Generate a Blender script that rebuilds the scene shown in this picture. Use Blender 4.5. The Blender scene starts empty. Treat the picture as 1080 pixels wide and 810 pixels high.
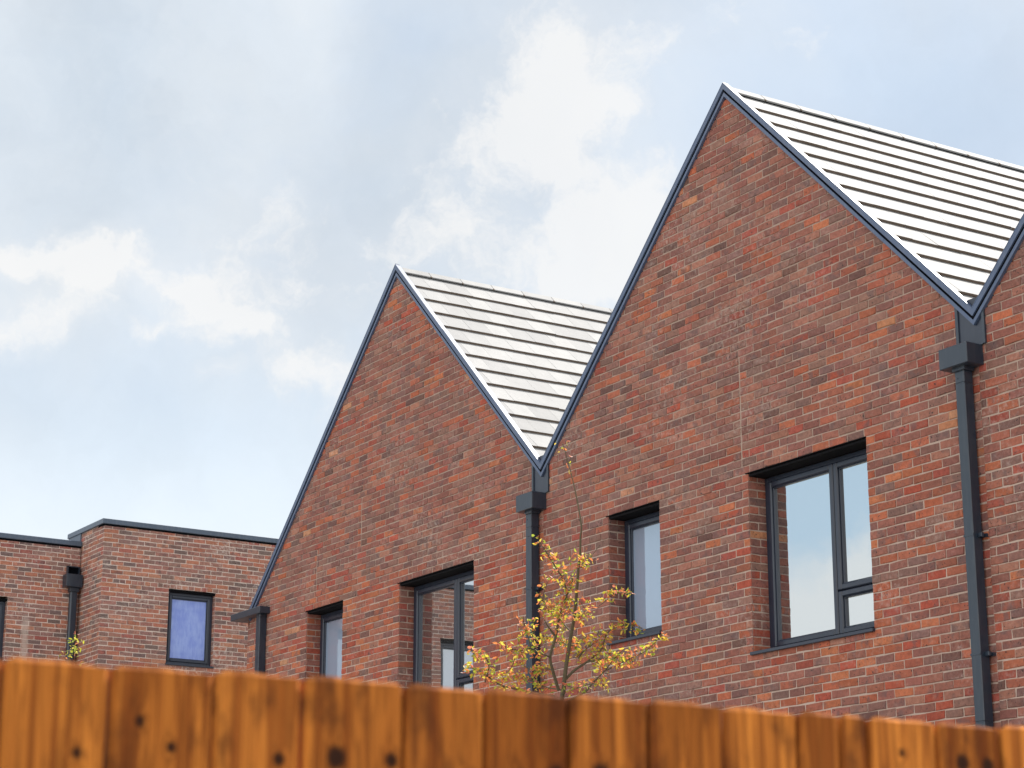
import bpy, math, random
from mathutils import Vector, Matrix
rad = math.radians
EYE = 1.55                      # everything is laid out from eye level, then lifted so the ground is z = 0
sc = bpy.context.scene
COL = sc.collection

# ---------------------------------------------------------------- camera
F_PX, YAW, PITCH, ROLL = 2244.138, 1.00510335, 0.272265291, -0.000307845
Fw = Vector((-math.sin(YAW)*math.cos(PITCH), math.cos(YAW)*math.cos(PITCH), math.sin(PITCH)))
Rt = Fw.cross(Vector((0, 0, 1))).normalized(); Up = Rt.cross(Fw)
R2 = Rt*math.cos(ROLL)+Up*math.sin(ROLL); U2 = -Rt*math.sin(ROLL)+Up*math.cos(ROLL)
cd = bpy.data.cameras.new('camera'); cam = bpy.data.objects.new('camera', cd); COL.objects.link(cam)
m = Matrix((R2, U2, -Fw)).transposed().to_4x4(); m.translation = Vector((0, 0, EYE)); cam.matrix_world = m
cd.sensor_width = 36; cd.lens = F_PX/1080*36; cd.clip_start = .05; cd.clip_end = 3000
cd.dof.use_dof = True; cd.dof.focus_distance = 20.0; cd.dof.aperture_fstop = 7.6
sc.camera = cam

# ---------------------------------------------------------------- sun and sky
SUN_EL, SUN_AZ = rad(51), rad(15)          # azimuth from +Y towards -X: behind the houses
sd = Vector((-math.sin(SUN_AZ)*math.cos(SUN_EL), math.cos(SUN_AZ)*math.cos(SUN_EL), math.sin(SUN_EL)))
sl = bpy.data.lights.new('sun', 'SUN'); sl.energy = 4.3; sl.angle = rad(.53); sl.color = (1, .955, .89)
so = bpy.data.objects.new('sun', sl); COL.objects.link(so)
so.rotation_euler = sd.to_track_quat('Z', 'Y').to_euler()
sc.view_settings.view_transform = 'Standard'; sc.view_settings.look = 'None'
sc.view_settings.exposure = 1.0; sc.view_settings.gamma = 1; sc.view_settings.use_curve_mapping = False

W = bpy.data.worlds.new('World'); sc.world = W; W.use_nodes = True
wt = W.node_tree; wt.nodes.clear()

class NT:
    """tiny helper for building node graphs"""
    def __init__(s, t): s.t = t
    def n(s, typ, **kw):
        nd = s.t.nodes.new(typ)
        for k, v in kw.items(): setattr(nd, k, v)
        return nd
    def put(s, sock, v):
        if isinstance(v, bpy.types.NodeSocket): s.t.links.new(v, sock)
        elif v is not None: sock.default_value = v
    def math(s, op, a, b=None, c=None, clamp=False):
        nd = s.n('ShaderNodeMath', operation=op); nd.use_clamp = clamp
        for i, v in enumerate((a, b, c)): s.put(nd.inputs[i], v)
        return nd.outputs[0]
    def vm(s, op, a, b=None, scale=None):
        nd = s.n('ShaderNodeVectorMath', operation=op); s.put(nd.inputs[0], a)
        if b is not None: s.put(nd.inputs[1], b)
        if scale is not None: s.put(nd.inputs['Scale'], scale)
        return nd.outputs['Value'] if op in ('DOT_PRODUCT', 'LENGTH', 'DISTANCE') else nd.outputs[0]
    def noise(s, vec, scale, detail=4, rough=.55, dist=0, col=False):
        nd = s.n('ShaderNodeTexNoise'); s.put(nd.inputs['Vector'], vec)
        nd.inputs['Scale'].default_value = scale; nd.inputs['Detail'].default_value = detail
        nd.inputs['Roughness'].default_value = rough; nd.inputs['Distortion'].default_value = dist
        return nd.outputs['Color' if col else 'Fac']
    def mr(s, v, a, b, c=0., d=1., smooth=True):
        nd = s.n('ShaderNodeMapRange'); nd.interpolation_type = 'SMOOTHSTEP' if smooth else 'LINEAR'
        s.put(nd.inputs[0], v)
        for i, q in enumerate((a, b, c, d)): s.put(nd.inputs[i+1], q)
        return nd.outputs[0]
    def mix(s, f, a, b, blend='MIX'):
        nd = s.n('ShaderNodeMix', data_type='RGBA', blend_type=blend)
        s.put(nd.inputs[0], f); s.put(nd.inputs[6], c4(a)); s.put(nd.inputs[7], c4(b))
        return nd.outputs[2]
    def mapping(s, vec, scale=(1, 1, 1), loc=(0, 0, 0)):
        nd = s.n('ShaderNodeMapping'); s.put(nd.inputs[0], vec)
        nd.inputs['Scale'].default_value = scale; nd.inputs['Location'].default_value = loc
        return nd.outputs[0]
    def attr(s, name): return s.n('ShaderNodeAttribute', attribute_name=name)
    def bump(s, h, strength, dist=.01):
        nd = s.n('ShaderNodeBump'); s.put(nd.inputs['Height'], h)
        nd.inputs['Strength'].default_value = strength; nd.inputs['Distance'].default_value = dist
        return nd.outputs[0]
def c4(v):
    return (*v, 1) if isinstance(v, tuple) and len(v) == 3 else v

g = NT(wt)
sky = g.n('ShaderNodeTexSky', sky_type='NISHITA'); sky.sun_disc = False
sky.sun_elevation = SUN_EL; sky.sun_rotation = -SUN_AZ; sky.air_density = 1.0; sky.dust_density = 1.4; sky.ozone_density = 1.0
tc = g.n('ShaderNodeTexCoord'); dirv = tc.outputs['Generated']
# cloud layer: direction projected on a dome, so bands flatten towards the horizon
sep = g.n('ShaderNodeSeparateXYZ'); g.put(sep.inputs[0], dirv)
warp = g.vm('SCALE', g.vm('SUBTRACT', g.noise(dirv, 5.0, 5, .6, col=True), (.5, .5, .5)), scale=.16)
wd = g.vm('ADD', dirv, warp)
warp2 = g.vm('ADD', g.vm('SCALE', g.vm('SUBTRACT', g.noise(dirv, 9.0, 3, .6, col=True), (.5, .5, .5)), scale=.075), g.vm('SCALE', g.vm('SUBTRACT', g.noise(dirv, 34.0, 4, .65, col=True), (.5, .5, .5)), scale=.034))
wd2 = g.vm('ADD', dirv, warp2)
def px_dir(x, y): return (R2*(x-540)-U2*(y-405)+Fw*F_PX).normalized()
def blob(x, y, sx, sy, vec, soft=1.0, rot=0):
    """one cloud mass: an ellipse round a fixed direction of the sky (sizes in thousandths of a radian)"""
    c = px_dir(x, y); a = Vector((0, 0, 1)).cross(c).normalized(); b = c.cross(a)
    a = -a; ca, sa = math.cos(rot), math.sin(rot); a2 = a*ca+b*sa; b2 = -a*sa+b*ca
    d = g.vm('SUBTRACT', vec, tuple(c))
    u = g.math('DIVIDE', g.vm('DOT_PRODUCT', d, tuple(a2)), sx/F_PX); v = g.math('DIVIDE', g.vm('DOT_PRODUCT', d, tuple(b2)), sy/F_PX)
    w = g.math('DIVIDE', g.vm('DOT_PRODUCT', d, tuple(c)), .25)
    r = g.math('SQRT', g.math('ADD', g.math('ADD', g.math('MULTIPLY', u, u), g.math('MULTIPLY', v, v)), g.math('MULTIPLY', w, w)))
    return g.mr(r, max(0, 1-soft), 1.0, 1., 0.)
def dirblob(c, rad_, vec, inner=0.):
    return g.mr(g.vm('DISTANCE', vec, tuple(c)), inner, rad_, 1., 0.)
def mirror_dir(x, y): v = px_dir(x, y); return Vector((v.x, -v.y, v.z))
def add(*v):
    r = v[0]
    for q in v[1:]: r = g.math('ADD', r, q)
    return r
def mul(a, b): return g.math('MULTIPLY', a, b)
# thin grey veil over most of the sky
veil = g.mr(g.noise(wd, 2.6, 7, .6), .26, .56, .42, 1.0)
clear = g.math('MAXIMUM', blob(1010, 90, 420, 330, wd, 1.0), g.math('MAXIMUM', blob(120, 470, 420, 190, wd, 1.0), mul(blob(420, 60, 130, 110, wd, 1.), .55)))
veil = mul(veil, g.math('SUBTRACT', 1., mul(clear, .72)))
grey = g.math('MAXIMUM', mul(blob(90, 120, 300, 260, wd, 1.), .9), g.math('MAXIMUM', mul(blob(430, 230, 300, 170, wd, 1., .3), .8), mul(blob(330, 330, 220, 110, wd, 1.), .4)))
# bright cumulus edges
puff = add(blob(600, 70, 150, 130, wd2, 1., .5), mul(blob(655, 190, 170, 130, wd2, 1., .6), .55), mul(blob(480, 200, 160, 90, wd2, 1., .4), .4), mul(blob(545, 130, 170, 90, wd2, 1., .3), .8), mul(blob(560, 260, 200, 110, wd2, 1.), .5), mul(blob(660, 260, 150, 120, wd2, 1.), .6), mul(blob(760, 40, 200, 120, wd2, 1.), .4),
           blob(15, 262, 100, 38, wd2, 1., -.1), blob(90, 290, 80, 46, wd2, 1., .5), mul(blob(150, 290, 70, 44, wd2, 1.), .7), blob(215, 318, 80, 60, wd2, 1.),
           mul(blob(8, 345, 65, 50, wd2, 1.), .9), mul(blob(66, 335, 60, 45, wd2, 1.), .5), mul(blob(155, 362, 60, 32, wd2, 1.), .7), mul(blob(262, 362, 70, 32, wd2, 1.), .8),
           mul(blob(325, 408, 110, 56, wd2, 1.), .9), mul(blob(222, 412, 30, 32, wd2, 1.), .6), mul(blob(300, 330, 160, 70, wd2, 1.), .4),
           mul(blob(200, 235, 260, 110, wd2, 1., .4), .35), mul(blob(340, 260, 200, 90, wd2, 1.), .35), mul(blob(470, 300, 240, 90, wd2, 1.), .35))
fine = g.noise(wd2, 24, 9, .66)
hard = g.mr(g.math('ADD', puff, mul(g.math('SUBTRACT', fine, .5), 2.8)), .40, 1.15)
puff = mul(g.math('ADD', mul(hard, .75), mul(puff, .35)), g.mr(puff, .02, .3))
puff = g.math('MULTIPLY', puff, 1., clamp=True)
# unseen cumulus, stronger opposite the sun, boosted behind the photographer to brighten the walls
back = g.mr(sep.outputs['Y'], .15, -.5, 0., 1.)
cum = mul(g.mr(g.noise(wd2, 3.1, 7, .55), .44, .62), add(.15, mul(back, .85)))
cum = mul(cum, g.mr(g.vm('DOT_PRODUCT', dirv, tuple(Fw)), .80, .93, 1., 0.))
SK = 1.0
base = g.mix(.70, sky.outputs[0], (4.5, 5.55, 6.75))
base = g.mix(g.mr(sep.outputs['Z'], .22, .02, 0., .75), base, (6.9, 7.6, 8.2))
col = g.mix(mul(veil, .85), base, (6.3, 6.6, 6.85))
col = g.mix(mul(grey, g.mr(g.noise(wd2, 5.5, 6, .6), .35, .62, .95, .25)), col, (4.35, 5.05, 5.85))
col = g.mix(g.mr(sep.outputs['Z'], .32, .19, 0., .7), col, (6.7, 7.35, 7.9))
mod_ = g.mr(g.noise(wd2, 6.5, 7, .6), .32, .68, .95, 1.05)
col = g.vm('SCALE', col, scale=mod_)
col = g.mix(mul(puff, .7), col, (7.5, 7.4, 7.25))
low = g.mr(g.math('ADD', dirblob(mirror_dir(850, 665), .13, wd2), mul(g.math('SUBTRACT', g.noise(wd2, 11, 6, .6), .5), 1.9)), .35, .95); low = mul(low, dirblob(mirror_dir(850, 640), .16, wd2, .03)); mid = dirblob(mirror_dir(870, 560), .16, wd, .05)
cum = mul(cum, g.math('SUBTRACT', 1., dirblob(mirror_dir(780, 590), .34, wd, .12)))
col = g.mix(mul(mid, .7), col, (4.6, 6.6, 8.2))
col = g.mix(mul(low, .9), col, (8.3, 8.5, 8.4))
col = g.mix(cum, col, (16.5, 16.3, 15.6))
bg = g.n('ShaderNodeBackground'); g.put(bg.inputs[0], col); bg.inputs[1].default_value = .066
wo = g.n('ShaderNodeOutputWorld'); g.put(wo.inputs[0], bg.outputs[0])

# ---------------------------------------------------------------- object helpers
def link(name, me, parent=None, mats=(), kind=None):
    o = bpy.data.objects.new(name, me); COL.objects.link(o)
    if me:
        for q in mats: me.materials.append(q)
    if parent: o.parent = parent
    if kind: o['kind'] = kind
    return o
def thing(name, label, cat, loc=(0, 0, 0), group=None):
    o = bpy.data.objects.new(name, None); COL.objects.link(o); o.location = loc; o.empty_display_size = .3
    o['label'] = label; o['category'] = cat
    if group: o['group'] = group
    o['_loc'] = loc
    return o
class MB:
    """mesh collector in eye-level world coordinates"""
    def __init__(s): s.v = []; s.f = []; s.mi = []; s.col = []; s.rnd = []
    def face(s, pts, mi=0, col=(1, 1, 1), rnd=0.):
        k = len(s.v); s.v += [tuple(q) for q in pts]; s.f.append(tuple(range(k, k+len(pts)))); s.mi.append(mi); s.col.append(col); s.rnd.append(rnd)
    def poly(s, verts, faces, mi=0, col=(1, 1, 1), rnd=0.):
        k = len(s.v); s.v += [tuple(q) for q in verts]
        for f in faces: s.f.append(tuple(k+i for i in f)); s.mi.append(mi); s.col.append(col); s.rnd.append(rnd)
    def box(s, a, b, mi=0, bev=0.0, **kw):
        x0, y0, z0 = a; x1, y1, z1 = b
        s.obox(Vector((x0, y0, z0)), Vector((x1-x0, 0, 0)), Vector((0, y1-y0, 0)), Vector((0, 0, z1-z0)), mi, bev, **kw)
    def obox(s, o, a, b, c, mi=0, bev=0.0, **kw):
        """box from corner o with edge vectors a,b,c, edges chamfered by bev"""
        if bev <= 0:
            vs = [o+a*i+b*j+c*k for i in (0, 1) for j in (0, 1) for k in (0, 1)]
            fs = [(0, 1, 3, 2), (4, 6, 7, 5), (0, 4, 5, 1), (2, 3, 7, 6), (0, 2, 6, 4), (1, 5, 7, 3)]
            if a.cross(b).dot(c) < 0: fs = [f[::-1] for f in fs]
            s.poly(vs, fs, mi, **kw); return
        la, lb, lc = a.length, b.length, c.length; bev = min(bev, la*.45, lb*.45, lc*.45)
        ea, eb, ec = bev/la, bev/lb, bev/lc
        vs = []; idx = {}
        def V(i, j, k):
            key = (i, j, k)
            if key not in idx: idx[key] = len(vs); vs.append(o+a*i+b*j+c*k)
            return idx[key]
        lo = lambda e: (e, 1-e)
        fs = []
        A, B, C = (ea, 1-ea), (eb, 1-eb), (ec, 1-ec)
        for q in (0, 1):
            fs.append([V(q, B[0], C[0]), V(q, B[0], C[1]), V(q, B[1], C[1]), V(q, B[1], C[0])])
            fs.append([V(A[0], q, C[0]), V(A[1], q, C[0]), V(A[1], q, C[1]), V(A[0], q, C[1])])
            fs.append([V(A[0], B[0], q), V(A[0], B[1], q), V(A[1], B[1], q), V(A[1], B[0], q)])
        for i in (0, 1):
            for j in (0, 1):
                fs.append([V(i, B[j], C[0]), V(i, B[j], C[1]), V(A[i], j, C[1]), V(A[i], j, C[0])])
                fs.append([V(i, B[0], C[j]), V(i, B[1], C[j]), V(A[i], B[1], j), V(A[i], B[0], j)])
                fs.append([V(A[0], i, C[j]), V(A[1], i, C[j]), V(A[1], B[i], j), V(A[0], B[i], j)])
        for i in (0, 1):
            for j in (0, 1):
                for k in (0, 1): fs.append([V(i, B[j], C[k]), V(A[i], j, C[k]), V(A[i], B[j], k)])
        cen = o+(a+b+c)/2; out = []
        for f in fs:
            p = [vs[i] for i in f]; nrm = (p[1]-p[0]).cross(p[2]-p[0]); mid = sum(p, Vector())/len(p)
            out.append(tuple(f) if nrm.dot(mid-cen) > 0 else tuple(f[::-1]))
        s.poly(vs, out, mi, **kw)
    def tube(s, pts, rads, n=6, mi=0, **kw):
        pts = [Vector(q) for q in pts]; vs = []; fs = []
        for i, p in enumerate(pts):
            t = (pts[min(i+1, len(pts)-1)]-pts[max(i-1, 0)]).normalized()
            a = t.cross(Vector((.3, .9, .2))).normalized(); b = t.cross(a)
            for k in range(n):
                w = 2*math.pi*k/n; vs.append(p+(a*math.cos(w)+b*math.sin(w))*rads[i])
        for i in range(len(pts)-1):
            for k in range(n): fs.append((i*n+k, i*n+(k+1) % n, (i+1)*n+(k+1) % n, (i+1)*n+k))
        fs.append(tuple(range(n))[::-1]); fs.append(tuple((len(pts)-1)*n+k for k in range(n)))
        s.poly(vs, fs, mi, **kw)
    def build(s, name, mats, parent=None, kind=None, colour=False, smooth=False):
        me = bpy.data.meshes.new(name)
        off = Vector(parent_loc(parent)) if parent else Vector((0, 0, 0))
        me.from_pydata([(x-off.x, y-off.y, z-off.z) for x, y, z in s.v], [], s.f)
        me.polygons.foreach_set('material_index', s.mi)
        if colour:
            at = me.attributes.new('bcol', 'FLOAT_COLOR', 'FACE'); at.data.foreach_set('color', [q for c in s.col for q in (*c, 1)])
            at = me.attributes.new('brnd', 'FLOAT', 'FACE'); at.data.foreach_set('value', s.rnd)
        if smooth: me.polygons.foreach_set('use_smooth', [True]*len(me.polygons))
        me.update()
        return link(name, me, parent, mats if isinstance(mats, (list, tuple)) else (mats,), kind)
def parent_loc(p):
    while p.parent: p = p.parent
    return p['_loc'] if '_loc' in p else (0, 0, 0)

# ---------------------------------------------------------------- materials
def new_mat(name):
    m = bpy.data.materials.new(name); m.use_nodes = True; t = m.node_tree; t.nodes.clear(); g = NT(t)
    b = g.n('ShaderNodeBsdfPrincipled'); o = g.n('ShaderNodeOutputMaterial'); t.links.new(b.outputs[0], o.inputs[0])
    return m, g, b, o
def pos(g): return g.n('ShaderNodeNewGeometry').outputs['Position']

def brick_mat(name, eff=.5, effcol=(.58, .50, .46), stain=False):
    m, g, b, o = new_mat(name); P = pos(g)
    col = g.attr('bcol').outputs['Color']; rnd = g.attr('brnd').outputs['Fac']
    q = g.vm('ADD', P, g.vm('SCALE', (13.1, 7.7, 5.3), scale=rnd))
    c = g.mix(1., col, g.mix(g.noise(q, 30, 5, .6), (.50, .48, .50), (1.50, 1.46, 1.42)), 'MULTIPLY')
    c = g.mix(1., c, g.mix(g.noise(q, 110, 3, .6), (.70, .70, .72), (1.3, 1.28, 1.26)), 'MULTIPLY')
    # kiln marks: dark purplish bands on some of the bricks
    kb = mul2(g, g.mr(g.noise(q, 9, 3, .5), .50, .66), g.mr(rnd, .25, .7))
    c = g.mix(g.math('MULTIPLY', kb, .62), c, (.13, .085, .085))
    c = g.mix(g.math('MULTIPLY', g.mr(g.noise(q, 16, 4, .6), .56, .72), .24), c, (.44, .26, .20))
    pit = g.mr(g.noise(q, 52, 2, .5), .645, .69)
    c = g.mix(g.math('MULTIPLY', mul2(g, pit, g.mr(rnd, .2, .5)), .85), c, (.035, .028, .03))
    # lime bloom in drifting patches
    e = g.math('MULTIPLY', g.mr(g.noise(g.mapping(P, (1, 1, 1.6)), 1.1, 4, .6), .45, .72), g.mr(g.noise(P, 22, 5, .7), .46, .70))
    c = g.mix(g.math('MULTIPLY', e, eff*.8), c, effcol)
    sp = g.math('MULTIPLY', g.mr(g.noise(P, 40, 3, .6), .70, .76), g.mr(g.noise(P, 2.2, 3, .6), .5, .65))
    c = g.mix(g.math('MULTIPLY', sp, .6), c, (.62, .56, .52))
    if stain:                                    # pale run-off mark under the coping of the set back house
        s_ = g.n('ShaderNodeSeparateXYZ'); g.put(s_.inputs[0], P); yy = g.math('ADD', s_.outputs[1], g.math('MULTIPLY', g.noise(P, 6, 3), .1))
        a_ = g.math('MULTIPLY', g.mr(g.math('ABSOLUTE', g.math('SUBTRACT', yy, 12.04)), .02, .09, 1., 0.), g.mr(s_.outputs[2], 7.45, 7.2, 0., 1.))
        c = g.mix(g.math('MULTIPLY', a_, .55), c, (.55, .47, .42))
    g.put(b.inputs['Base Color'], c); b.inputs['Roughness'].default_value = .88
    b.inputs['Specular IOR Level'].default_value = .25
    h = g.math('ADD', g.noise(q, 55, 6, .7), g.math('MULTIPLY', pit, -.5))
    g.put(b.inputs['Normal'], g.bump(h, .55, .004)); return m
def mul2(g, a, b): return g.math('MULTIPLY', a, b)
def mortar_mat(name, c0, c1, zoned=False):
    m, g, b, o = new_mat(name); P = pos(g)
    c = g.mix(g.noise(P, 7, 5, .65), c0, c1)
    if zoned:          # fresher, paler pointing low on the wall and in some lifts
        s_ = g.n('ShaderNodeSeparateXYZ'); g.put(s_.inputs[0], P)
        z_ = g.math('ADD', g.mr(s_.outputs[2], 7.6, 4.6), g.math('MULTIPLY', g.math('SUBTRACT', g.noise(P, .8, 3), .5), 1.6))
        c = g.mix(g.math('MULTIPLY', z_, .42, clamp=True), c, (.62, .49, .42))
    c = g.mix(1., c, g.mix(g.noise(P, 70, 3, .6), (.75, .75, .75), (1.2, 1.2, 1.2)), 'MULTIPLY')
    g.put(b.inputs['Base Color'], c); b.inputs['Roughness'].default_value = .95
    g.put(b.inputs['Normal'], g.bump(g.noise(P, 160, 4, .7), .5, .003)); return m
def metal_mat(name, col, rough=.42, dirt=.12, spec=.5, streak=True):
    m, g, b, o = new_mat(name); P = pos(g)
    n = g.noise(g.mapping(P, (9, 9, 1.4)), 3, 5, .65)
    c = g.mix(g.math('MULTIPLY', g.mr(n, .4, .75), dirt), col, (.32, .31, .30))
    c = g.mix(1., c, g.mix(g.noise(P, 1.7, 3), (.85, .85, .85), (1.13, 1.13, 1.13)), 'MULTIPLY')
    g.put(b.inputs['Base Color'], c); b.inputs['Roughness'].default_value = rough
    b.inputs['Specular IOR Level'].default_value = spec
    g.put(b.inputs['Normal'], g.bump(g.noise(P, 1.5, 1), .06, .01)); return m
def plain(name, col, rough=.8, var=.15, scale=8, spec=.5):
    m, g, b, o = new_mat(name); P = pos(g)
    c = g.mix(1., col, g.mix(g.noise(P, scale, 5, .6), (1-var,)*3, (1+var,)*3), 'MULTIPLY')
    g.put(b.inputs['Base Color'], c); b.inputs['Roughness'].default_value = rough; b.inputs['Specular IOR Level'].default_value = spec
    g.put(b.inputs['Normal'], g.bump(g.noise(P, scale*8, 3), .2, .003)); return m
M = {}
M['brick'] = brick_mat('red_facing_brick', .5)
M['brick2'] = brick_mat('brown_facing_brick', 1.25, (.60, .52, .48), True)
M['mortar'] = mortar_mat('buff_mortar', (.27, .185, .15), (.44, .325, .27), True)
M['mortar2'] = mortar_mat('pale_mortar', (.62, .50, .44), (.74, .64, .58))
M['trim'] = metal_mat('blue_grey_verge_metal', (.070, .104, .190), .40)
M['pipe'] = metal_mat('anthracite_pipe_metal', (.018, .030, .050), .32, .05, .6)
M['frame'] = metal_mat('anthracite_window_frame', (.020, .028, .050), .30, .03, .6)
M['black'] = plain('black_lintel_steel', (.008, .008, .010), .8, .3, 8, .08)
M['groove'] = plain('dark_shadow_gap', (.005, .006, .009), .9, .1, 8, .03)  # near-black colour paints in the shade of shallow recesses
M['coping'] = metal_mat('blue_grey_coping_metal', (.075, .105, .155), .45)
M['gasket'] = plain('window_gasket_rubber', (.012, .012, .014), .6, .1)

def tile_mat():
    m, g, b, o = new_mat('smooth_grey_roof_tile'); P = pos(g); rnd = g.attr('brnd').outputs['Fac']
    q = g.vm('ADD', P, g.vm('SCALE', (13.1, 7.7, 5.3), scale=rnd))
    c = g.mix(g.noise(q, 6, 5, .6), (.265, .265, .267), (.37, .367, .365))
    c = g.mix(1., c, g.mix(rnd, (.86, .86, .87), (1.08, 1.08, 1.08)), 'MULTIPLY')
    g.put(b.inputs['Base Color'], c); b.inputs['Roughness'].default_value = .75; b.inputs['Specular IOR Level'].default_value = .12
    g.put(b.inputs['Normal'], g.bump(g.noise(q, 90, 4, .7), .15, .002)); return m
M['tile'] = tile_mat()
M['butt'] = plain('tile_cut_edge', (.16, .125, .10), .9, .3, 30, .1)

def pane_mat(name, reflect, body, rough=0.0, wob=.14, streak=None, fres=.8):
    """coated double glazing: a mirror-like sheet over what stands right behind it"""
    m, g, b, o = new_mat(name); P = pos(g)
    t = m.node_tree
    c = body
    if streak:
        n = g.noise(g.mapping(P, (5, 5, 1.2)), 5, 5, .65, .6)
        n2 = g.noise(g.mapping(P, (1, 1, .6)), 6, 4, .6)
        c = g.mix(g.mr(g.math('ADD', g.math('MULTIPLY', n, .6), g.math('MULTIPLY', n2, .4)), .38, .66), body, streak)
    g.put(b.inputs['Base Color'], c4(c) if isinstance(c, tuple) else c); b.inputs['Roughness'].default_value = .6 if not rough else rough
    gl = g.n('ShaderNodeBsdfGlossy'); gl.inputs['Roughness'].default_value = .012
    gl.inputs['Color'].default_value = (.95, .98, 1, 1)
    nb = g.bump(g.noise(P, 1.1, 2, .4), wob, .006); g.put(gl.inputs['Normal'], nb)
    fr = g.n('ShaderNodeFresnel'); fr.inputs['IOR'].default_value = 1.5
    f = g.math('ADD', g.math('MULTIPLY', fr.outputs[0], fres), reflect, clamp=True)
    mx = g.n('ShaderNodeMixShader'); g.put(mx.inputs[0], f); t.links.new(b.outputs[0], mx.inputs[1]); t.links.new(gl.outputs[0], mx.inputs[2])
    t.links.new(mx.outputs[0], o.inputs[0]); return m
M['glass'] = pane_mat('reflective_window_glass', .60, (.015, .017, .02))
M['glass_blind'] = pane_mat('window_glass_with_pale_film', .20, (.25, .32, .45), fres=.5)
M['glass_blue'] = pane_mat('window_glass_with_blue_film', .02, (.20, .29, .74), streak=(.30, .41, .82), fres=.25)

# ---------------------------------------------------------------- brickwork
def clip(poly, planes):
    """clip 2-D polygon by half planes (a,b,c): keep a*u+b*z<=c"""
    for a, b, c in planes:
        out = []
        for i in range(len(poly)):
            p, q = poly[i], poly[(i+1) % len(poly)]
            dp, dq = a*p[0]+b*p[1]-c, a*q[0]+b*q[1]-c
            if dp <= 0: out.append(p)
            if (dp < 0 < dq) or (dq < 0 < dp):
                t = dp/(dp-dq); out.append((p[0]+(q[0]-p[0])*t, p[1]+(q[1]-p[1])*t))
        poly = out
        if len(poly) < 3: return []
    res = []
    for p in poly:
        if not res or (abs(p[0]-res[-1][0])+abs(p[1]-res[-1][1])) > 1e-5: res.append(p)
    if len(res) > 2 and abs(res[0][0]-res[-1][0])+abs(res[0][1]-res[-1][1]) < 1e-5: res.pop()
    return res if len(res) > 2 else []
def area(p): return abs(sum(p[i][0]*p[(i+1) % len(p)][1]-p[(i+1) % len(p)][0]*p[i][1] for i in range(len(p))))/2
def inset(poly, d):
    """shrink a convex polygon by moving every vertex towards its neighbours' inside"""
    n = len(poly); cx = sum(p[0] for p in poly)/n; cz = sum(p[1] for p in poly)/n
    out = []
    for x, z in poly:
        dx, dz = cx-x, cz-z
        out.append((x+math.copysign(min(d, abs(dx)), dx), z+math.copysign(min(d, abs(dz)), dz)))
    return out
def sm(a, b, x):
    t = max(0, min(1, (x-a)/(b-a))); return t*t*(3-2*t)
def hsh(*k): return random.Random(hash(tuple(round(q*1000) if isinstance(q, float) else q for q in k)))
PAL_A = [((.255, .168, .152), 20), ((.215, .150, .145), 9), ((.300, .152, .128), 22), ((.262, .138, .124), 28), ((.225, .130, .122), 14), ((.35, .142, .100), 14), ((.39, .155, .10), 5),
         ((.325, .105, .085), 6), ((.165, .108, .105), 4), ((.47, .29, .19), .4), ((.33, .185, .15), 14)]
PAL_HOT = [((.40, .150, .090), 26), ((.43, .180, .10), 13), ((.37, .108, .075), 14), ((.33, .145, .108), 26), ((.285, .140, .122), 18), ((.18, .115, .105), 4), ((.46, .26, .15), .7)]
PAL_B = [((.29, .160, .130), 30), ((.235, .148, .128), 26), ((.34, .155, .105), 18), ((.37, .19, .13), 10), ((.155, .120, .112), 7), ((.20, .135, .118), 12), ((.29, .115, .095), 6)]
def pick(pal, r, sat=(.80, .72), k0=.80):
    t = r.random()*sum(w for _, w in pal)
    for c, w in pal:
        t -= w
        if t <= 0: break
    k = k0+.26*r.random(); j = .96+.08*r.random()
    return (c[0]*k, c[1]*k*j*sat[0], c[2]*k*sat[1])
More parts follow.
